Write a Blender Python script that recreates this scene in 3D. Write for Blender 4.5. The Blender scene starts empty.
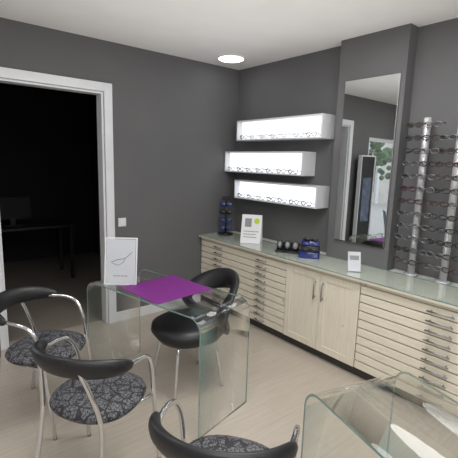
import bpy, bmesh, math, random
from mathutils import Vector, Matrix
random.seed(4)
sc=bpy.context.scene
sc.view_settings.view_transform='Standard'
COL=bpy.context.collection
pi=math.pi

# ------------------------------------------------------------ materials
def pmat(name,col,rough=.5,metal=0,var=.06,scale=12,spec=.5,bump=0,stretch=None,emis=None,coat=0,knots=0):
    m=bpy.data.materials.new(name);m.use_nodes=True
    nt=m.node_tree;N=nt.nodes;L=nt.links
    b=N['Principled BSDF']
    b.inputs['Roughness'].default_value=rough;b.inputs['Metallic'].default_value=metal
    b.inputs['Specular IOR Level'].default_value=spec
    b.inputs['Coat Weight'].default_value=coat
    tc=N.new('ShaderNodeTexCoord');mp=N.new('ShaderNodeMapping')
    L.new(tc.outputs['Object'],mp.inputs['Vector'])
    if stretch: mp.inputs['Scale'].default_value=stretch
    no=N.new('ShaderNodeTexNoise');no.inputs['Scale'].default_value=scale;no.inputs['Detail'].default_value=4
    L.new(mp.outputs[0],no.inputs['Vector'])
    cr=N.new('ShaderNodeValToRGB')
    cr.color_ramp.elements[0].position=.3;cr.color_ramp.elements[1].position=.7
    cr.color_ramp.elements[0].color=[c*(1-var) for c in col]+[1]
    cr.color_ramp.elements[1].color=[min(1,c*(1+var)) for c in col]+[1]
    L.new(no.outputs['Fac'],cr.inputs[0])
    src=cr.outputs[0]
    if knots:
        v=N.new('ShaderNodeTexVoronoi');v.inputs['Scale'].default_value=5;L.new(tc.outputs['Object'],v.inputs['Vector'])
        mr=N.new('ShaderNodeMapRange');mr.inputs[1].default_value=.03;mr.inputs[2].default_value=.11;mr.inputs[3].default_value=1-knots;mr.inputs[4].default_value=1
        L.new(v.outputs['Distance'],mr.inputs[0])
        mx=N.new('ShaderNodeMix');mx.data_type='RGBA';mx.blend_type='MULTIPLY';mx.inputs[0].default_value=1
        L.new(src,mx.inputs[6]);L.new(mr.outputs[0],mx.inputs[7]);src=mx.outputs[2]
    L.new(src,b.inputs['Base Color'])
    if bump:
        bp=N.new('ShaderNodeBump');bp.inputs['Strength'].default_value=bump;bp.inputs['Distance'].default_value=.01
        L.new(no.outputs['Fac'],bp.inputs['Height']);L.new(bp.outputs[0],b.inputs['Normal'])
    if emis:
        b.inputs['Emission Color'].default_value=list(emis[0])+[1];b.inputs['Emission Strength'].default_value=emis[1]
    return m

def glassmat(name,tint,f0=.04,f90=.75,rough=.0,gcol=(1,1,1)):
    m=bpy.data.materials.new(name);m.use_nodes=True
    nt=m.node_tree;N=nt.nodes;L=nt.links
    for n in list(N):
        if n.type!='OUTPUT_MATERIAL':N.remove(n)
    out=[n for n in N if n.type=='OUTPUT_MATERIAL'][0]
    t=N.new('ShaderNodeBsdfTransparent');t.inputs[0].default_value=list(tint)+[1]
    g=N.new('ShaderNodeBsdfGlossy');g.inputs['Roughness'].default_value=rough;g.inputs[0].default_value=list(gcol)+[1]
    lw=N.new('ShaderNodeLayerWeight');lw.inputs['Blend'].default_value=.5
    pw=N.new('ShaderNodeMath');pw.operation='POWER';pw.inputs[1].default_value=4.0
    L.new(lw.outputs['Facing'],pw.inputs[0])
    mu=N.new('ShaderNodeMath');mu.operation='MULTIPLY_ADD';mu.inputs[1].default_value=f90;mu.inputs[2].default_value=f0;mu.use_clamp=True
    L.new(pw.outputs[0],mu.inputs[0])
    mx=N.new('ShaderNodeMixShader');L.new(mu.outputs[0],mx.inputs[0]);L.new(t.outputs[0],mx.inputs[1]);L.new(g.outputs[0],mx.inputs[2])
    L.new(mx.outputs[0],out.inputs[0])
    return m

M={}
M['wall']=pmat('grey_wall_paint',(.130,.129,.133),.75,var=.03,scale=3,spec=.3,bump=.02)
M['ceil']=pmat('white_ceiling_paint',(.89,.88,.87),.9,var=.02,scale=4)
M['roomw']=pmat('pale_wall_paint',(.66,.66,.66),.9,var=.02,scale=4)
M['white']=pmat('white_lacquer',(.72,.73,.76),.35,var=.02)
M['base']=pmat('white_baseboard',(.74,.75,.77),.4,var=.02)
M['pine']=pmat('pale_pine',(.74,.685,.57),.42,var=.07,scale=6,stretch=(1,1.2,14),bump=.05,knots=.4)
M['pinev']=pmat('pale_pine_upright',(.74,.685,.57),.42,var=.07,scale=6,stretch=(14,14,1),bump=.05,knots=.4)
M['board']=pmat('pale_board',(.66,.66,.60),.4,var=.04)
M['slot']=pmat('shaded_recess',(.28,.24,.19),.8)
M['kick']=pmat('dark_plinth',(.05,.045,.04),.6)
M['steel']=pmat('brushed_steel',(.45,.45,.46),.3,1,.05,40)
M['satin']=pmat('satin_handle',(.30,.30,.31),.35,.8,.05,40)
M['chrome']=pmat('chrome',(.72,.73,.75),.12,1,.02)
M['black']=pmat('black_leather',(.012,.012,.014),.42,var=.2,scale=60,bump=.05)
M['blackp']=pmat('black_plastic',(.012,.012,.014),.3,var=.1)
M['purple']=pmat('purple_mat',(.155,.013,.175),.6,var=.08,scale=60)
M['glass']=glassmat('clear_glass',(.962,.978,.972),.038,.65)
M['sheet']=glassmat('clear_glass_sheet',(.965,.985,.97),.10,.85,.05)
M['gedge']=pmat('green_glass_edge',(.24,.36,.33),.10,var=.25,scale=5,coat=.8)
M['acryl']=glassmat('clear_acrylic',(.96,.97,.97),.03,.4)
M['pane']=glassmat('window_glass',(.95,.96,.97),.03,.4)
M['lens']=glassmat('tinted_lens',(.5,.5,.52),.10,.5)
M['paper']=pmat('white_paper',(.54,.56,.60),.7,var=.02)
M['ink']=pmat('dark_ink',(.02,.02,.024),.8,spec=.2)
M['grey']=pmat('grey_print',(.25,.26,.28),.7)
M['yellow']=pmat('yellow_green_print',(.50,.60,.04),.6)
M['blue']=pmat('blue_lens',(.010,.028,.18),.10,var=.3,coat=.6)
M['bluedk']=pmat('dark_blue_plastic',(.007,.018,.15),.15,var=.3,coat=.6)
M['screen']=pmat('dim_blue_picture',(.10,.13,.20),.3,var=.5,scale=10)
M['mirror']=pmat('mirror_silver',(.84,.86,.86),.0,1,.0)
M['boxframe']=pmat('white_box_frame',(.64,.65,.68),.4,var=.02)
M['boxin']=pmat('lit_white_panel',(.85,.87,.9),.5,var=.02,emis=((.93,.97,1),1.25))
M['dark']=pmat('unlit_room_shade',(.012,.012,.014),.8)  # near-black colour puts the adjoining room's darkness into its surfaces
M['darkf']=pmat('shaded_room_furniture',(.010,.009,.010),.6)  # colour darkened so the furniture sinks into the room's shade
M['rodw']=pmat('silver_post',(.70,.70,.72),.2,.5,var=.03)
M['lamp']=pmat('lamp_diffuser',(.9,.9,.9),.5,var=.01,emis=((1,1,1),8))
M['leaf']=pmat('tree_leaves',(.10,.15,.08),.8,var=.6,scale=6)
M['bark']=pmat('tree_bark',(.12,.08,.05),.9,var=.3)
M['facade']=pmat('street_facade',(.60,.57,.54),.8,var=.12,scale=2)
M['pave']=pmat('street_paving',(.45,.44,.43),.8,var=.1,scale=6)
M['red']=pmat('red_acetate',(.06,.008,.02),.4)
M['brown']=pmat('brown_acetate',(.04,.02,.012),.4,var=.4,scale=80)
M['clearf']=pmat('grey_acetate',(.08,.08,.09),.3,var=.1,coat=.3)
M['gun']=pmat('gunmetal',(.20,.20,.21),.3,1,.05,40)

def floor_mat(name,k):
    m=bpy.data.materials.new(name);m.use_nodes=True
    nt=m.node_tree;N=nt.nodes;L=nt.links;b=N['Principled BSDF']
    tc=N.new('ShaderNodeTexCoord');mp=N.new('ShaderNodeMapping')
    L.new(tc.outputs['Object'],mp.inputs['Vector'])
    br=N.new('ShaderNodeTexBrick');br.inputs['Scale'].default_value=1
    br.inputs['Brick Width'].default_value=1.3;br.inputs['Row Height'].default_value=.19
    br.inputs['Mortar Size'].default_value=.001;br.offset=.37
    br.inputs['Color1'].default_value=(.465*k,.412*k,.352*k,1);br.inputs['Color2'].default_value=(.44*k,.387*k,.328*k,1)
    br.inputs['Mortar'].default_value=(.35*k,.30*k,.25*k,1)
    L.new(mp.outputs[0],br.inputs['Vector'])
    mp2=N.new('ShaderNodeMapping');mp2.inputs['Scale'].default_value=(1,12,1);L.new(tc.outputs['Object'],mp2.inputs['Vector'])
    no=N.new('ShaderNodeTexNoise');no.inputs['Scale'].default_value=4;no.inputs['Detail'].default_value=6
    L.new(mp2.outputs[0],no.inputs['Vector'])
    cr=N.new('ShaderNodeValToRGB');cr.color_ramp.elements[0].position=.3;cr.color_ramp.elements[1].position=.7
    cr.color_ramp.elements[0].color=(.92,.915,.91,1);cr.color_ramp.elements[1].color=(1.04,1.04,1.04,1)
    L.new(no.outputs['Fac'],cr.inputs[0])
    mx=N.new('ShaderNodeMix');mx.data_type='RGBA';mx.blend_type='MULTIPLY';mx.inputs[0].default_value=1
    L.new(br.outputs['Color'],mx.inputs[6]);L.new(cr.outputs[0],mx.inputs[7]);L.new(mx.outputs[2],b.inputs['Base Color'])
    b.inputs['Roughness'].default_value=.3
    return m
M['floor']=floor_mat('laminate_planks',1)
M['floord']=floor_mat('shaded_laminate_planks',.6)  # same laminate, the adjoining room's shade put into its colour

def lace_mat():
    m=bpy.data.materials.new('grey_lace_fabric');m.use_nodes=True
    nt=m.node_tree;N=nt.nodes;L=nt.links;b=N['Principled BSDF']
    tc=N.new('ShaderNodeTexCoord')
    ns=N.new('ShaderNodeTexNoise');ns.inputs['Scale'].default_value=9;L.new(tc.outputs['Object'],ns.inputs['Vector'])
    sb=N.new('ShaderNodeVectorMath');sb.operation='MULTIPLY_ADD';sb.inputs[1].default_value=(.06,.06,.06)
    L.new(ns.outputs['Color'],sb.inputs[0]);L.new(tc.outputs['Object'],sb.inputs[2])
    v=N.new('ShaderNodeTexVoronoi');v.feature='DISTANCE_TO_EDGE';v.inputs['Scale'].default_value=58
    L.new(sb.outputs[0],v.inputs['Vector'])
    v2=N.new('ShaderNodeTexVoronoi');v2.feature='DISTANCE_TO_EDGE';v2.inputs['Scale'].default_value=15
    L.new(sb.outputs[0],v2.inputs['Vector'])
    gt=N.new('ShaderNodeMath');gt.operation='GREATER_THAN';gt.inputs[1].default_value=.09;L.new(v.outputs['Distance'],gt.inputs[0])
    g2=N.new('ShaderNodeMath');g2.operation='GREATER_THAN';g2.inputs[1].default_value=.06;L.new(v2.outputs['Distance'],g2.inputs[0])
    mu=N.new('ShaderNodeMath');mu.operation='MULTIPLY';L.new(gt.outputs[0],mu.inputs[0]);L.new(g2.outputs[0],mu.inputs[1])
    mx=N.new('ShaderNodeMix');mx.data_type='RGBA';L.new(mu.outputs[0],mx.inputs[0])
    mx.inputs[6].default_value=(.020,.020,.023,1);mx.inputs[7].default_value=(.145,.145,.16,1)
    L.new(mx.outputs[2],b.inputs['Base Color']);b.inputs['Roughness'].default_value=.65
    return m
M['lace']=lace_mat()

# ------------------------------------------------------------ helpers
def finish(bm,name,mats,parent=None,loc=(0,0,0),rot=(0,0,0),smooth=False,bevel=0,recalc=True):
    if recalc: bmesh.ops.recalc_face_normals(bm,faces=bm.faces)
    me=bpy.data.meshes.new(name);bm.to_mesh(me);bm.free()
    if not isinstance(mats,(list,tuple)):mats=[mats]
    for m in mats:me.materials.append(m)
    if smooth:
        for p in me.polygons:p.use_smooth=True
    o=bpy.data.objects.new(name,me);COL.objects.link(o)
    o.location=loc;o.rotation_euler=rot
    if parent:o.parent=parent
    if bevel:
        b=o.modifiers.new('bevel','BEVEL');b.width=bevel;b.segments=2;b.limit_method='ANGLE'
    return o
def addbox(bm,x0,x1,y0,y1,z0,z1,mi=0):
    vs=[bm.verts.new((x,y,z)) for x in (x0,x1) for y in (y0,y1) for z in (z0,z1)]
    for f in ((0,1,3,2),(4,6,7,5),(0,4,5,1),(2,3,7,6),(0,2,6,4),(1,5,7,3)):
        fc=bm.faces.new([vs[i] for i in f]);fc.material_index=mi
def box(name,x0,x1,y0,y1,z0,z1,mat,parent=None,bevel=0,loc=(0,0,0),rot=(0,0,0)):
    bm=bmesh.new();addbox(bm,x0,x1,y0,y1,z0,z1)
    return finish(bm,name,mat,parent,loc,rot,bevel=bevel)
def boxes(name,lst,mat,parent=None,bevel=0,loc=(0,0,0),rot=(0,0,0)):
    bm=bmesh.new()
    for b in lst:addbox(bm,*b)
    return finish(bm,name,mat,parent,loc,rot,bevel=bevel)
def empty(name,loc=(0,0,0),rz=0,parent=None):
    o=bpy.data.objects.new(name,None);o.empty_display_size=.1;COL.objects.link(o);o.location=loc;o.rotation_euler=(0,0,rz)
    if parent:o.parent=parent
    return o
def top(o,label,cat,group=None):
    o['label']=label;o['category']=cat
    if group:o['group']=group
    return o
def struct(o):
    o['kind']='structure';return o
def cat(pts,n=6,closed=False):
    P=[Vector(p) for p in pts];out=[];m=len(P)
    rng=range(m) if closed else range(m-1)
    for i in rng:
        if closed:p0,p1,p2,p3=P[(i-1)%m],P[i],P[(i+1)%m],P[(i+2)%m]
        else:p0,p1,p2,p3=P[max(i-1,0)],P[i],P[i+1],P[min(i+2,m-1)]
        for k in range(n):
            t=k/n
            out.append(.5*((2*p1)+(-p0+p2)*t+(2*p0-5*p1+4*p2-p3)*t*t+(-p0+3*p1-3*p2+p3)*t**3))
    if not closed:out.append(P[-1].copy())
    return out
def addsweep(bm,pts,r,seg=8,closed=False,mi=0):
    P=[Vector(p) for p in pts];n=len(P)
    T=[]
    for i in range(n):
        a=P[(i-1)%n] if (closed or i>0) else P[i];b=P[(i+1)%n] if (closed or i<n-1) else P[i]
        T.append((b-a).normalized())
    ref=Vector((0,0,1)) if abs(T[0].z)<.9 else Vector((1,0,0))
    nrm=(ref-T[0]*ref.dot(T[0])).normalized()
    rings=[]
    for i in range(n):
        nrm=(nrm-T[i]*nrm.dot(T[i])).normalized();bn=T[i].cross(nrm)
        rings.append([bm.verts.new(P[i]+nrm*math.cos(2*pi*k/seg)*r+bn*math.sin(2*pi*k/seg)*r) for k in range(seg)])
    for i in range(n if closed else n-1):
        A=rings[i];B=rings[(i+1)%n]
        for k in range(seg):
            f=bm.faces.new((A[k],A[(k+1)%seg],B[(k+1)%seg],B[k]));f.material_index=mi;f.smooth=True
    if not closed:
        for R_ in (rings[0],rings[-1]):
            f=bm.faces.new(R_);f.material_index=mi
def tube(name,pts,r,mat,parent=None,n=6,seg=8,closed=False,smoothpath=True,loc=(0,0,0)):
    bm=bmesh.new();addsweep(bm,cat(pts,n,closed) if smoothpath else pts,r,seg,closed)
    return finish(bm,name,mat,parent,loc)
def addlathe(bm,prof,seg=32,cx=0,cy=0,sx=1,sy=1,mi=0,p=2.0):
    rings=[]
    for r,z in prof:
        ring=[]
        for k in range(seg):
            a=2*pi*k/seg;c,s=math.cos(a),math.sin(a)
            q=(abs(c)**p+abs(s)**p)**(-1/p)
            ring.append(bm.verts.new((cx+r*sx*c*q,cy+r*sy*s*q,z)))
        rings.append(ring)
    for A,B in zip(rings,rings[1:]):
        for k in range(seg):
            f=bm.faces.new((A[k],A[(k+1)%seg],B[(k+1)%seg],B[k]));f.material_index=mi;f.smooth=True
    for R_ in (rings[0],rings[-1]):
        f=bm.faces.new(R_);f.material_index=mi
def lathe(name,prof,mat,parent=None,seg=32,loc=(0,0,0),rot=(0,0,0),sx=1,sy=1,p=2.0):
    bm=bmesh.new();addlathe(bm,prof,seg,sx=sx,sy=sy,p=p)
    return finish(bm,name,mat,parent,loc,rot)
def copy_tree(o,parent=None):
    c=o.copy();COL.objects.link(c)
    if parent:c.parent=parent
    for ch in list(o.children):
        copy_tree(ch,c)
    return c

# ------------------------------------------------------------ camera
f=395.0
C=Vector((-3.10,-3.65,1.64))
X=Vector((488,53,-395)).normalized(); Y=Vector((-329,77,-395)).normalized()
Z=X.cross(Y).normalized(); X=Y.cross(Z).normalized()
R=Matrix((X,Y,Z))
cd=bpy.data.cameras.new('camera');co=bpy.data.objects.new('camera',cd);COL.objects.link(co)
cd.sensor_width=36;cd.lens=f/458*36;cd.clip_start=.02
co.matrix_world=Matrix.Translation(C)@R.to_4x4()
sc.camera=co

# ------------------------------------------------------------ room
H=2.68
DX0,DX1,DZ=-2.53,-1.62,2.235      # door opening
WX0,WX1,WZ0,WZ1=-4.5,-3.10,.35,2.10
XL,YB=-4.7,-5.2
T=.12
struct(box('floor',XL-.1,.1,YB-.1,T,-.1,0,M['floor']))
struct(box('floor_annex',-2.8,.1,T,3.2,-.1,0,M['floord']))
struct(box('ceiling',XL-.1,.1,YB-.1,3.2,H,H+.1,M['ceil']))
struct(boxes('wall_back',[(DX1,.1,0,T,0,H),(DX0,DX1,0,T,DZ,H),(WX1,DX0,0,T,0,H),(WX0,WX1,0,T,WZ1,H),(WX0,WX1,0,T,0,WZ0),(XL-.1,WX0,0,T,0,H)],M['wall']))
struct(box('wall_right',0,.1,YB,0,0,H,M['wall']))
struct(box('wall_pillar',-.12,0,-2.07,-1.47,0,H,M['wall']))
struct(box('wall_left',XL-.1,XL,YB,0,0,H,M['roomw']))
struct(box('wall_front',XL-.1,.1,YB-.1,YB,0,H,M['roomw']))
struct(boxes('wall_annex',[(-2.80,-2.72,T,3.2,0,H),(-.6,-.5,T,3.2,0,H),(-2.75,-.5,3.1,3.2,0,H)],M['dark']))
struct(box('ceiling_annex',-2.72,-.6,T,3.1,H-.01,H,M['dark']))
fw=.078
struct(boxes('trim_1',[(DX1,DX1+fw,-.022,0,0,DZ+fw),(DX0-fw,DX0,-.022,0,0,DZ+fw),(DX0,DX1,-.022,0,DZ,DZ+fw),
   (DX1-.02,DX1,0,T,0,DZ),(DX0,DX0+.02,0,T,0,DZ),(DX0+.02,DX1-.02,0,T,DZ-.02,DZ)],M['white'],bevel=.003))
struct(box('baseboard_back',DX1+fw,-.50,-.016,0,0,.10,M['base'],bevel=.003))
struct(boxes('window_1',[(WX0,WX0+.06,.02,.08,WZ0,WZ1),(WX1-.05,WX1,.02,.08,WZ0,WZ1),(WX0+.06,WX1-.05,.02,.08,WZ0,WZ0+.06),(WX0+.06,WX1-.05,.02,.08,WZ1-.06,WZ1)],M['boxframe']))
struct(boxes('window_2',[(WX0+.06,WX1-.05,.045,.052,WZ0+.06,WZ1-.06)],M['pane']))
p=empty('poster_stand',(-2.90,-.12,.0))
boxes('frame',[(-.20,.20,-.03,.03,.0,.10),(-.20,-.18,-.03,.03,.10,1.80),(.18,.20,-.03,.03,.10,1.80),(-.18,.18,-.03,.03,1.78,1.80)],M['boxframe'],p)
box('panel',-.18,.18,-.015,.015,.10,1.78,M['blackp'],p)
box('picture',-.13,.10,-.019,-.015,.75,1.45,M['screen'],p)
top(p,'tall black panel in a white frame standing by the shop window','poster stand')

sw=empty('light_switch',(-1.46,0,1.02))
box('plate',-.04,.04,-.010,0,-.042,.042,M['white'],sw,bevel=.003)
box('rocker',-.024,.024,-.016,-.010,-.03,.03,M['base'],sw,bevel=.002)
top(sw,'white square light switch on the grey wall beside the doorway','light switch')

# ------------------------------------------------------------ cabinets
CZ=.785
def handle(parent,x,y,z,length,vert=False):
    bm=bmesh.new()
    if vert:
        addsweep(bm,[(x-.025,y,z-length/2),(x-.025,y,z+length/2)],.006)
        for s in(-1,1):addsweep(bm,[(x,y,z+s*length*.38),(x-.025,y,z+s*length*.38)],.005)
    else:
        addsweep(bm,[(x-.025,y-length/2,z),(x-.025,y+length/2,z)],.006)
        for s in(-1,1):addsweep(bm,[(x,y+s*length*.38,z),(x-.025,y+s*length*.38,z)],.005)
    h=finish(bm,'handle',M['satin'],parent);h['label']='slim brushed steel bar handle';return h
FX=-.50
def carcass(root,y0,y1):
    boxes('body',[(FX+.03,-.005,y0,y0+.018,0.08,CZ),(FX+.03,-.005,y1-.018,y1,.08,CZ),(FX+.03,-.005,y0,y1,.08,.10),(FX+.03,-.005,y0,y1,CZ-.02,CZ),(-.02,-.005,y0,y1,.08,CZ)],M['pinev'],root)
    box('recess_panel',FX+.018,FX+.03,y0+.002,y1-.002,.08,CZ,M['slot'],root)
    box('plinth',FX+.05,FX+.07,y0,y1,0,.08,M['kick'],root)
def drawer_unit(y1,y0,label,hs):
    root=empty('drawer_cabinet',(0,0,0));carcass(root,y0,y1)
    n=10;zb=.085;h=(CZ-.03-zb)/n
    box('top_rail',FX,FX+.018,y0+.003,y1-.003,CZ-.028,CZ,M['pine'],root)
    for i in range(n):
        z0=zb+i*h
        d=box('drawer',FX,FX+.017,y0+.004,y1-.004,z0+.0025,z0+h-.006,M['pine'],root,bevel=.003)
        for hy in hs:handle(d,FX,hy,z0+h/2-.003,.13 if len(hs)>1 else .17)
    return top(root,label,'cabinet')
drawer_unit(-.01,-1.33,'pale pine cabinet with ten slim drawers standing in the corner',(-.34,-1.02))
drawer_unit(-2.08,-3.26,'pale pine cabinet with ten slim drawers below the eyewear posts',(-2.67,))
cb=empty('door_cabinet');carcass(cb,-2.08,-1.33)
box('top_rail',FX,FX+.018,-2.077,-1.333,CZ-.028,CZ,M['pine'],cb)
for a,b,hy in((-1.703,-1.334,-1.665),(-2.076,-1.707,-1.745)):
    z0,z1,st=.085,CZ-.032,.055
    d=boxes('door',[(FX,FX+.017,a,a+st,z0,z1),(FX,FX+.017,b-st,b,z0,z1),(FX,FX+.017,a+st,b-st,z0,z0+st),(FX,FX+.017,a+st,b-st,z1-st,z1)],M['pinev'],cb)
    box('door_panel',FX+.006,FX+.017,a+st,b-st,z0+st,z1-st,M['pinev'],d)
    handle(d,FX,hy,.61,.17,True)
top(cb,'pale pine cabinet with two framed doors between drawer units','cabinet')
wt=empty('worktop')
boxes('board',[(-.53,-.125,-3.28,-.004,CZ,CZ+.018),(-.125,-.002,-1.465,-.004,CZ,CZ+.018),(-.125,-.002,-3.28,-2.075,CZ,CZ+.018)],M['board'],wt)
box('front_edge',-.532,-.53,-3.28,-.004,CZ,CZ+.018,M['pine'],wt)
bm=bmesh.new();addbox(bm,-.535,-.125,-3.28,-.004,CZ+.018,CZ+.026)
bm.normal_update()
for fc in bm.faces:fc.material_index=0 if abs(fc.normal.z)>.5 else 1
gs=finish(bm,'glass_sheet',[M['sheet'],M['gedge']],wt);gs['label']='clear glass sheet with a green edge'
top(wt,'long pale worktop covered with a green-edged glass sheet','countertop')
WT=CZ+.026

# ------------------------------------------------------------ light boxes
def eyeglass_simple(name,mat):
    bm=bmesh.new()
    for s in(-1,1):
        pts=[(0,s*.034+.027*math.cos(2*pi*k/12),.018*math.sin(2*pi*k/12)) for k in range(12)]
        addsweep(bm,pts,.0045,5,True)
        addsweep(bm,[(0,s*.062,.008),(.06,s*.064,.008),(.125,s*.06,-.012)],.0038,5)
    addsweep(bm,[(0,-.009,.004),(0,.009,.004)],.0038,5)
    o=finish(bm,name,mat);return o
gm0=[M['ink'],M['brown'],M['red'],M['clearf'],M['steel']]
gm=[M['blackp'],M['brown'],M['red'],M['clearf'],M['gun']]
proto=[eyeglass_simple('eyeglasses',m) for m in gm0]
used=set()
def put_simple(i,x,y,z,rz,label,group):
    p=proto[i]
    if i in used:
        o=p.copy();COL.objects.link(o)
    else:
        o=p;used.add(i)
    o.location=(x,y,z);o.rotation_euler=(0,0,rz);o.scale=(.45,1,1)
    top(o,label,'eyeglasses',group)
cn=['black','brown','dark red','grey','silver']
seq=[0,3,0,1,4,3,0, 4,0,3,0,1,1,0, 0,2,4,0,3,0,0]
for bi,(y0,z0,z1) in enumerate(((-.21,1.87,2.085),(-.012,1.525,1.755),(-.20,1.235,1.44))):
    y1=y0-1.17;D=.19
    r=empty('display_light_box');t=.015
    boxes('housing',[(-D,0,y1,y0,z0,z0+t),(-D,0,y1,y0,z1-t,z1),(-D,0,y1,y1+t,z0+t,z1-t),(-D,0,y0-t,y0,z0+t,z1-t)],M['boxframe'],r,bevel=.002)
    lp=box('lit_panel',-D*.62,-.002,y1+t,y0-t,z0+t,z1-t,M['boxin'],r);lp['label']='glowing white back panel'
    top(r,'long white wall light box displaying eyeglasses, '+('uppermost of three','middle of three','lowest of three')[bi],'light box','glowing wall light boxes')
    for k in range(7):
        i=seq[bi*7+k]
        put_simple(i,-D+.006,y0-.12-k*.155,z0+t+.024,0,cn[i]+' eyeglasses on display in a lit box','eyeglasses in the light boxes')

# ------------------------------------------------------------ mirror
mr=empty('wall_mirror')
box('backing',-.135,-.12,-2.035,-1.555,.985,2.335,M['steel'],mr)
g=box('mirror_glass',-.142,-.136,-2.033,-1.557,.987,2.333,M['mirror'],mr)
top(mr,'tall frameless rectangular mirror hung on the grey pillar','mirror')

# ------------------------------------------------------------ eyewear posts
def eyeglass_full(mat):
    bm=bmesh.new()
    for s in(-1,1):
        pts=[(0,s*.034+.028*math.cos(2*pi*k/16),.017*math.sin(2*pi*k/16)) for k in range(16)]
        addsweep(bm,pts,.0038,6,True)
    addsweep(bm,[(0,-.009,.006),(-.003,0,.009),(0,.009,.006)],.0034,5)
    root=finish(bm,'eyeglasses',mat)
    for s in(-1,1):
        bm=bmesh.new()
        v=[bm.verts.new((.001,s*.034+.026*math.cos(2*pi*k/16),.015*math.sin(2*pi*k/16))) for k in range(16)]
        bm.faces.new(v);finish(bm,'lens',M['lens'],root)
        bm=bmesh.new();addsweep(bm,[(0,s*.062,.008),(.05,s*.063,.008),(.072,s*.060,.0)],.0036,5)
        finish(bm,'temple',mat,root)
    return root
fulls=[eyeglass_full(m) for m in gm];fu=set()
cn2=['black','brown','dark red','grey','gunmetal']
for ri,(ry,zt) in enumerate(((-2.25,2.0),(-2.49,1.94))):
    r=empty('eyewear_post',(-.08,ry,WT))
    lathe('post',[(.027,.012),(.027,zt-WT-.004),(.023,zt-WT)],M['rodw'],r,16)
    lathe('base',[(.055,0),(.055,.008),(.035,.012)],M['rodw'],r,24)
    z=.11;row=0
    while z<zt-WT-.02:
        for side in(-1,1):
            box('bracket',-.036,-.018,side*.024-.02,side*.024+.02,z-.002,z+.002,M['rodw'],r)
            i=random.choice([0,0,0,1,4,4,3,1,2,0])
            if i in fu:g=copy_tree(fulls[i])
            else:g=fulls[i];fu.add(i)
            g.location=(-.08-.108,ry-.022+side*.064+random.uniform(-.003,.003),WT+z+.008);g.rotation_euler=(0,random.uniform(-.06,.06),side*-.08)
            top(g,cn2[i]+' eyeglasses hung on a display post','eyeglasses','eyeglasses on the posts')
        z+=.092;row+=1
    top(r,'slender silver post holding rows of eyeglasses on the worktop','eyewear display stand','eyewear display posts')
for i in range(5):
    if i not in fu:
        for ch in list(fulls[i].children):bpy.data.objects.remove(ch)
        bpy.data.objects.remove(fulls[i])

# ------------------------------------------------------------ small counter items
s=empty('sunglasses_stand',(-.25,-.14,WT),math.radians(45))
lathe('base',[(.085,0),(.085,.012),(.02,.02)],M['blackp'],s)
lathe('pole',[(.010,.02),(.010,.42)],M['blackp'],s,12)
box('header',-.012,.012,-.045,.045,.39,.44,M['blackp'],s,bevel=.004)
for k,z in enumerate((.07,.16,.25,.34)):
    tube('cross_bar',[(0,-.075,z+.018),(-.012,0,z+.022),(0,.075,z+.018)],.005,M['blackp'],s)
    for sd in(-1,1):
        bm=bmesh.new();pr=[(.004,-.001),(.030,-.001),(.032,.003),(.024,.007),(.004,.009)]
        addlathe(bm,pr,16,sx=.75,sy=1.15)
        finish(bm,'sunglass_lens',M['blue'] if k!=2 else M['blackp'],s,(-.02,sd*.037,z+.004),(0,-pi/2,0))
top(s,'slim black stand with dark blue-tinted sunglasses in the corner','sunglasses stand')
s=empty('card_display',(-.30,-.64,WT),math.radians(38))
def card(parent,w,h,lean,mat,name='card'):
    o=box(name,-.002,.002,-w/2,w/2,0,h,mat,parent)
    o.rotation_euler=(0,lean,0);return o
c=card(s,.21,.30,math.radians(17),M['base'])
c.location=(-.09,0,.001)
for (a,b,z0,z1,mm,nm) in ((-.07,.0,.17,.26,'grey','printed_picture'),(-.08,.08,.12,.127,'grey','printed_line'),(-.08,.05,.09,.097,'grey','printed_line'),(-.08,.06,.06,.067,'grey','printed_line')):
    box(nm,-.0035,-.0022,-b,-a,z0,z1,M[mm],c)
lathe('printed_dot',[(.03,0),(.03,.0012)],M['yellow'],c,24,(-.0022,-.055,.235),(0,-pi/2,0))
c2=card(s,.21,.30,math.radians(-17),M['base'],name='rear_card');c2.location=(.088,0,.001)
top(s,'white tent-shaped advertising card with a yellow-green dot','card display')
s=empty('eyewear_tray',(-.31,-1.16,WT),.6)
box('tray',-.06,.06,-.11,.11,0,.014,M['blackp'],s,bevel=.004)
box('rack_back',.035,.045,-.11,.11,.01,.09,M['blackp'],s,bevel=.004,rot=(0,.2,0))
for k in range(3):
    y=-.074+k*.074
    bm=bmesh.new();addlathe(bm,[(.02,-.02),(.034,-.012),(.038,.0),(.036,.012),(.028,.018)],20,sx=1.3,sy=.85)
    finish(bm,'case',M['blackp'],s,(.0,y,.058),(0,-pi/3,0))
    bm=bmesh.new();addlathe(bm,[(.006,.0),(.017,.0),(.020,.004),(.015,.007)],20,sx=1.3,sy=.75)
    finish(bm,'case_lining',M['grey'],s,(-.014,y,.066),(0,-pi/3,0))
top(s,'black tray holding three spectacle cases with grey linings','eyewear case tray')
s=empty('sunglasses_display',(-.29,-1.41,WT),.6)
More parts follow.
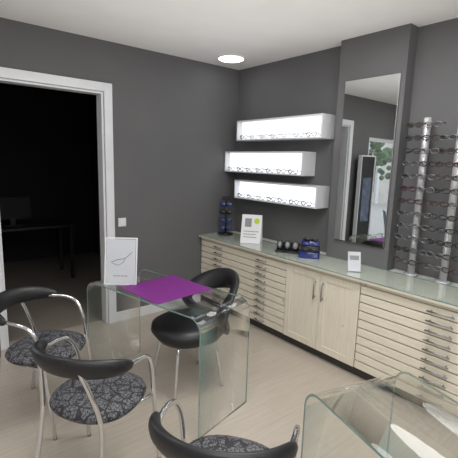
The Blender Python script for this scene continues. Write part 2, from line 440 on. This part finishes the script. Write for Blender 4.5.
def step(x0,x1,w,z0,z1,mat,name):
    bm=bmesh.new();n=12;A_=[];B_=[];F=[];G=[]
    for k in range(n+1):
        u_=-1+2*k/n;y=w*u_;bulge=-.02*(1-u_*u_)
        A_.append(bm.verts.new((x0+bulge,y,z0)));B_.append(bm.verts.new((x0+bulge+.012,y,z1)))
        F.append(bm.verts.new((x1,y,z1)));G.append(bm.verts.new((x1,y,z0)))
    for k in range(n):
        bm.faces.new((A_[k],A_[k+1],B_[k+1],B_[k]));bm.faces.new((B_[k],B_[k+1],F[k+1],F[k]))
        bm.faces.new((F[k],F[k+1],G[k+1],G[k]));bm.faces.new((G[k],G[k+1],A_[k+1],A_[k]))
    bm.faces.new((A_[0],B_[0],F[0],G[0]));bm.faces.new((A_[-1],B_[-1],F[-1],G[-1]))
    return finish(bm,name,mat,s,bevel=.003)
step(-.055,.06,.092,0,.045,M['bluedk'],'lower_step')
step(-.015,.06,.088,.045,.095,M['blackp'],'middle_step')
step(.020,.06,.082,.095,.135,M['bluedk'],'upper_step')
for zz,xx in((.066,-.05),(.112,-.012),(.150,.028)):
    for sd in(-1,1):
        bm=bmesh.new();addlathe(bm,[(.004,-.001),(.027,-.001),(.029,.003),(.022,.007),(.004,.009)],16,sx=.62,sy=1.15)
        finish(bm,'sunglass_lens',M['blue'] if .1<zz<.13 else M['blackp'],s,(xx,sd*.035,zz),(0,-pi/2,0))
top(s,'low glossy dark-blue stepped display holding dark sunglasses','sunglasses display')
s=empty('leaflet_holder',(-.40,-1.95,WT),math.radians(45))
c=card(s,.105,.165,math.radians(18),M['acryl'],name='acrylic_back')
c=card(s,.098,.155,math.radians(18),M['paper'],name='leaflet');c.location=(-.006,0,.004)
box('printed_line',-.0035,-.0022,-.035,.035,.09,.125,M['grey'],c)
box('foot',-.03,.06,-.052,.052,0,.003,M['acryl'],s)
top(s,'small clear leaflet holder with a white leaflet','leaflet holder')

# ------------------------------------------------------------ bent glass desks
def bent_desk(name,L,W,Hh,r,th):
    prof=[(-L/2,0)]
    for k in range(9):
        a=pi-k*pi/16;prof.append((-L/2+r+r*math.cos(a),Hh-r+r*math.sin(a)))
    for k in range(9):
        a=pi/2-k*pi/16;prof.append((L/2-r+r*math.cos(a),Hh-r+r*math.sin(a)))
    prof.append((L/2,0))
    n=len(prof);inner=[]
    for i in range(n):
        a=Vector(prof[max(i-1,0)]);b=Vector(prof[min(i+1,n-1)]);t=(b-a).normalized()
        nn=Vector((t.y,-t.x));inner.append(Vector(prof[i])+nn*th)
    bm=bmesh.new()
    def V(p,y):return bm.verts.new((p[0],y,p[1]))
    O0=[V(p,-W/2) for p in prof];O1=[V(p,W/2) for p in prof];I0=[V(p,-W/2) for p in inner];I1=[V(p,W/2) for p in inner]
    for i in range(n-1):
        for q,mi in(((O0[i],O0[i+1],O1[i+1],O1[i]),0),((I0[i],I1[i],I1[i+1],I0[i+1]),0),((O0[i],I0[i],I0[i+1],O0[i+1]),1),((O1[i],O1[i+1],I1[i+1],I1[i]),1)):
            fc=bm.faces.new(q);fc.material_index=mi;fc.smooth=(mi==0)
    for e in(0,-1):
        fc=bm.faces.new((O0[e],O1[e],I1[e],I0[e]));fc.material_index=1
    return finish(bm,name,[M['glass'],M['gedge']])
TZ=.75
d1=bent_desk('glass_desk',1.13,.49,TZ,.09,.010)
d1.location=(-1.752,-1.326,0);d1.rotation_euler=(0,0,math.radians(-77))
top(d1,'bent clear glass desk with green edges under a purple mat','desk','bent glass desks')
d2=d1.copy();COL.objects.link(d2)
u=Vector((-.276,-.961));v=Vector((.961,-.276))
c2=Vector((-1.89,-2.72))+u*.565+v*.235
d2.location=(c2.x,c2.y,0);d2.rotation_euler=(0,0,math.atan2(u.y,u.x))
top(d2,'bare bent clear glass desk with green edges near the door cabinet','desk','bent glass desks')
mt=box('desk_mat',-.235,.235,-.225,.225,0,.004,M['purple'],bevel=.0015)
mt.location=(-1.735,-1.325,TZ+.0005);mt.rotation_euler=(0,0,math.radians(6))
top(mt,'flat purple desk mat on the glass desk','desk mat')
s=empty('sign_holder',(-1.96,-1.07,TZ+.001),math.radians(52))
c=box('acrylic_panel',-.003,.003,-.113,.113,0,.335,M['acryl'],s,rot=(0,math.radians(10),0))
c=box('printed_card',-.0025,.0,-.103,.103,.012,.325,M['paper'],s,loc=(-.004,0,0),rot=(0,math.radians(10),0))
bm=bmesh.new();addsweep(bm,cat([(-.003,.07,.16),(-.003,.02,.18),(-.003,-.03,.19),(-.003,-.08,.235)],5),.0014,5)
addsweep(bm,cat([(-.003,.06,.155),(-.003,.02,.14),(-.003,-.02,.165),(-.003,-.03,.19)],5),.0012,5)
finish(bm,'printed_drawing',M['ink'],c)
boxes('printed_text',[(-.0036,-.0024,-.05,-.03,.06,.067),(-.0036,-.0024,-.024,-.004,.06,.067),(-.0036,-.0024,.002,.022,.06,.067),(-.0036,-.0024,.028,.05,.06,.067)],M['grey'],c)
boxes('border_frame',[(-.006,.0,-.115,-.106,0,.337),(-.006,.0,.106,.115,0,.337),(-.006,.0,-.106,.106,.328,.337),(-.006,0,-.106,.106,0,.009)],M['white'],s,rot=(0,math.radians(10),0))
box('foot',-.03,.06,-.113,.113,0,.003,M['acryl'],s)
top(s,'white framed sign in a slanted acrylic holder on the desk','sign holder')

# ------------------------------------------------------------ chairs
def chair_a():
    r=empty('armchair')
    lathe('seat',[(.02,.485),(.12,.484),(.18,.478),(.212,.462),(.218,.447),(.21,.428),(.02,.425)],M['lace'],r,40,sx=1,sy=1.03,p=2.5)
    bm=bmesh.new();addsweep(bm,[(.185*math.cos(2*pi*k/32),.19*math.sin(2*pi*k/32),.415) for k in range(32)],.011,8,True)
    finish(bm,'seat_ring',M['chrome'],r)
    for s in(-1,1):
        tube('leg',[(.19,s*.24,0),(.16,s*.238,.25),(.135,s*.235,.45),(.115,s*.238,.58),(.07,s*.246,.665),(.0,s*.25,.695),(-.09,s*.24,.70),(-.14,s*.225,.70)],.0115,M['chrome'],r,5)
        tube('leg',[(-.27,s*.20,0),(-.225,s*.185,.25),(-.205,s*.17,.45),(-.235,s*.135,.62),(-.262,s*.11,.72)],.0115,M['chrome'],r,5)
        bm=bmesh.new();addsweep(bm,[(.0,s*.185,.415),(.07,s*.21,.42),(.138,s*.233,.425)],.008,6)
        finish(bm,'side_bracket',M['chrome'],r)
    bm=bmesh.new();rings=[];n=32;sg=14
    for i in range(n+1):
        t=-1+2*i/n;a=t*math.radians(85)
        x=-.05-.225*math.cos(a);y=.255*math.sin(a)
        nx,ny=-math.cos(a),math.sin(a)
        end=max(.12,(1-abs(t)**8)**.5) if abs(t)<1 else .12
        hh=.054*(1-.35*t*t)*end;tt=.024*end
        zc=.735-.03*t*t
        rings.append([bm.verts.new((x+nx*tt*math.cos(b)+nx*.25*hh*math.sin(b),y+ny*tt*math.cos(b),zc+hh*math.sin(b))) for b in [2*pi*k/sg for k in range(sg)]])
    for A,B in zip(rings,rings[1:]):
        for k in range(sg):bm.faces.new((A[k],A[(k+1)%sg],B[(k+1)%sg],B[k]))
    bm.faces.new(rings[0]);bm.faces.new(rings[-1])
    finish(bm,'backrest',M['black'],r,smooth=True)
    return r
def chair_b():
    r=empty('chair')
    lathe('seat',[(.02,.505),(.14,.503),(.21,.492),(.255,.462),(.262,.42),(.23,.375),(.02,.37)],M['black'],r,40,p=2.3)
    bm=bmesh.new();rings=[];n=48;sg=12
    for i in range(n):
        t=2*pi*i/n;c,s_=math.cos(t),math.sin(t)
        y=.265*c;z=.58+.165*s_;x=-.33+.21*c*c-.04*s_
        er=.072+.008*s_;ed=.036
        rings.append([bm.verts.new((x+ed*math.sin(b),y+c*er*math.cos(b),z+s_*er*math.cos(b))) for b in [2*pi*k/sg for k in range(sg)]])
    for i in range(n):
        A=rings[i];B=rings[(i+1)%n]
        for k in range(sg):bm.faces.new((A[k],A[(k+1)%sg],B[(k+1)%sg],B[k]))
    finish(bm,'backrest',M['black'],r,smooth=True)
    for a in(45,135,225,315):
        c,s_=math.cos(math.radians(a)),math.sin(math.radians(a))
        tube('leg',[(.27*c,.27*s_,0),(.235*c,.235*s_,.2),(.20*c,.20*s_,.34),(.12*c,.12*s_,.38)],.012,M['chrome'],r,5)
    return r
def place(o,x,y,dx,dy):
    o.location=(x,y,0);o.rotation_euler=(0,0,math.atan2(dy,dx))
A=chair_a();place(A,-2.48,-1.12,.66,-.75)
top(A,'chrome armchair with grey lace-pattern seat and black band backrest','chair','lace-seat chrome armchairs')
for (x,y,dx,dy) in((-2.41,-1.81,.86,.5),(-2.235,-2.635,.82,.57)):
    o=copy_tree(A);place(o,x,y,dx,dy)
B=chair_b();place(B,-1.565,-1.35,-.98,.12)
top(B,'black padded chair with a ring-shaped backrest behind the desk','chair')

# dark room contents
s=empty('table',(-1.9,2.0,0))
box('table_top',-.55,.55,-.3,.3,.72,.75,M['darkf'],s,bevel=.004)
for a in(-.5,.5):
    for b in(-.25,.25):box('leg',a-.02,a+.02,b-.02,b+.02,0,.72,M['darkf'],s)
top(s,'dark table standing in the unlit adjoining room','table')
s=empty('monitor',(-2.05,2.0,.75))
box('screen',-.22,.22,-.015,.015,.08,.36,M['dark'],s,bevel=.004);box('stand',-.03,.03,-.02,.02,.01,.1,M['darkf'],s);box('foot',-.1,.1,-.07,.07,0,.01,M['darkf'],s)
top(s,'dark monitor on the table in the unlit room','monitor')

def lampo(x,y):
    s=empty('ceiling_lamp',(x,y,H))
    lathe('rim',[(.14,0),(.14,-.010),(.13,-.014)],M['ceil'],s)
    lathe('diffuser',[(.128,-.014),(.11,-.022),(.05,-.030),(.02,-.031)],M['lamp'],s)
    return top(s,'round white glowing flush ceiling lamp','ceiling lamp','round ceiling lamps')
lampo(-.42,-.36)

# street outside the window (seen only through the mirror)
struct(box('floor_street',-16,-2.85,.13,12,-.12,-.02,M['pave']))
fa=empty('building',(-13,6.5,-.02),math.radians(-30))
box('facade',-.3,0,-7,7,0,2.7,M['facade'],fa)
for k in range(7):
    y=-6.4+k*1.9
    box('shop_window',0,.03,y,y+1.1,.5,2.1,M['clearf'],fa);box('door_surround',0,.05,y-.22,y-.10,.0,2.4,M['base'],fa)
    box('awning',0,.7,y-.1,y+1.2,2.35,2.5,M['paper'],fa)
top(fa,'pale building with shop windows across the street','building')
def tree(x,y,sd):
    random.seed(sd)
    t=empty('tree',(x,y,-.02))
    tube('trunk',[(0,0,0),(.05,0,1.0),(0,.05,2.0)],.06,M['bark'],t)
    bm=bmesh.new()
    for k in range(34):
        q=Vector((random.uniform(-.8,.8),random.uniform(-.6,.6),random.uniform(1.3,2.7)))
        bmesh.ops.create_icosphere(bm,subdivisions=2,radius=random.uniform(.05,.14),matrix=Matrix.Translation(q))
    finish(bm,'crown',M['leaf'],t);top(t,'leafy green street tree outside the window','tree','street trees')
tree(-7.0,2.3,1);tree(-9.2,2.8,2)

# ------------------------------------------------------------ light
w=bpy.data.worlds.new('world');sc.world=w;w.use_nodes=True
w.node_tree.nodes['Background'].inputs[0].default_value=(.90,.95,1,1);w.node_tree.nodes['Background'].inputs[1].default_value=1.9
def area(x,y,z,sx,sy,e,rot=(0,0,0),col=(1,.995,.98)):
    l=bpy.data.lights.new('unseen_area_light','AREA');l.shape='ELLIPSE';l.size=sx;l.size_y=sy;l.energy=e;l.color=col
    o=bpy.data.objects.new('unseen_area_light',l);COL.objects.link(o);o.location=(x,y,z);o.rotation_euler=rot;return o
area(-1.4,-2.3,H-.03,1.1,1.1,34)
area(-3.2,-3.9,H-.03,1.4,1.4,31)
area(-3.3,-1.2,H-.03,.8,.8,11)  # added light without fixture, stands in for window daylight
area(-2.2,-4.6,1.6,2.5,.8,43,rot=(pi,0,0))  # added uplight behind the camera, brightens the ceiling
area(-1.5,-1.6,1.75,2.6,2.4,9,rot=(pi,0,0))  # added wide uplight in mid-air, brightens the ceiling
area(-1.7,2.0,H-.05,.3,.3,.03)  # added faint light so the dark room's contents just show
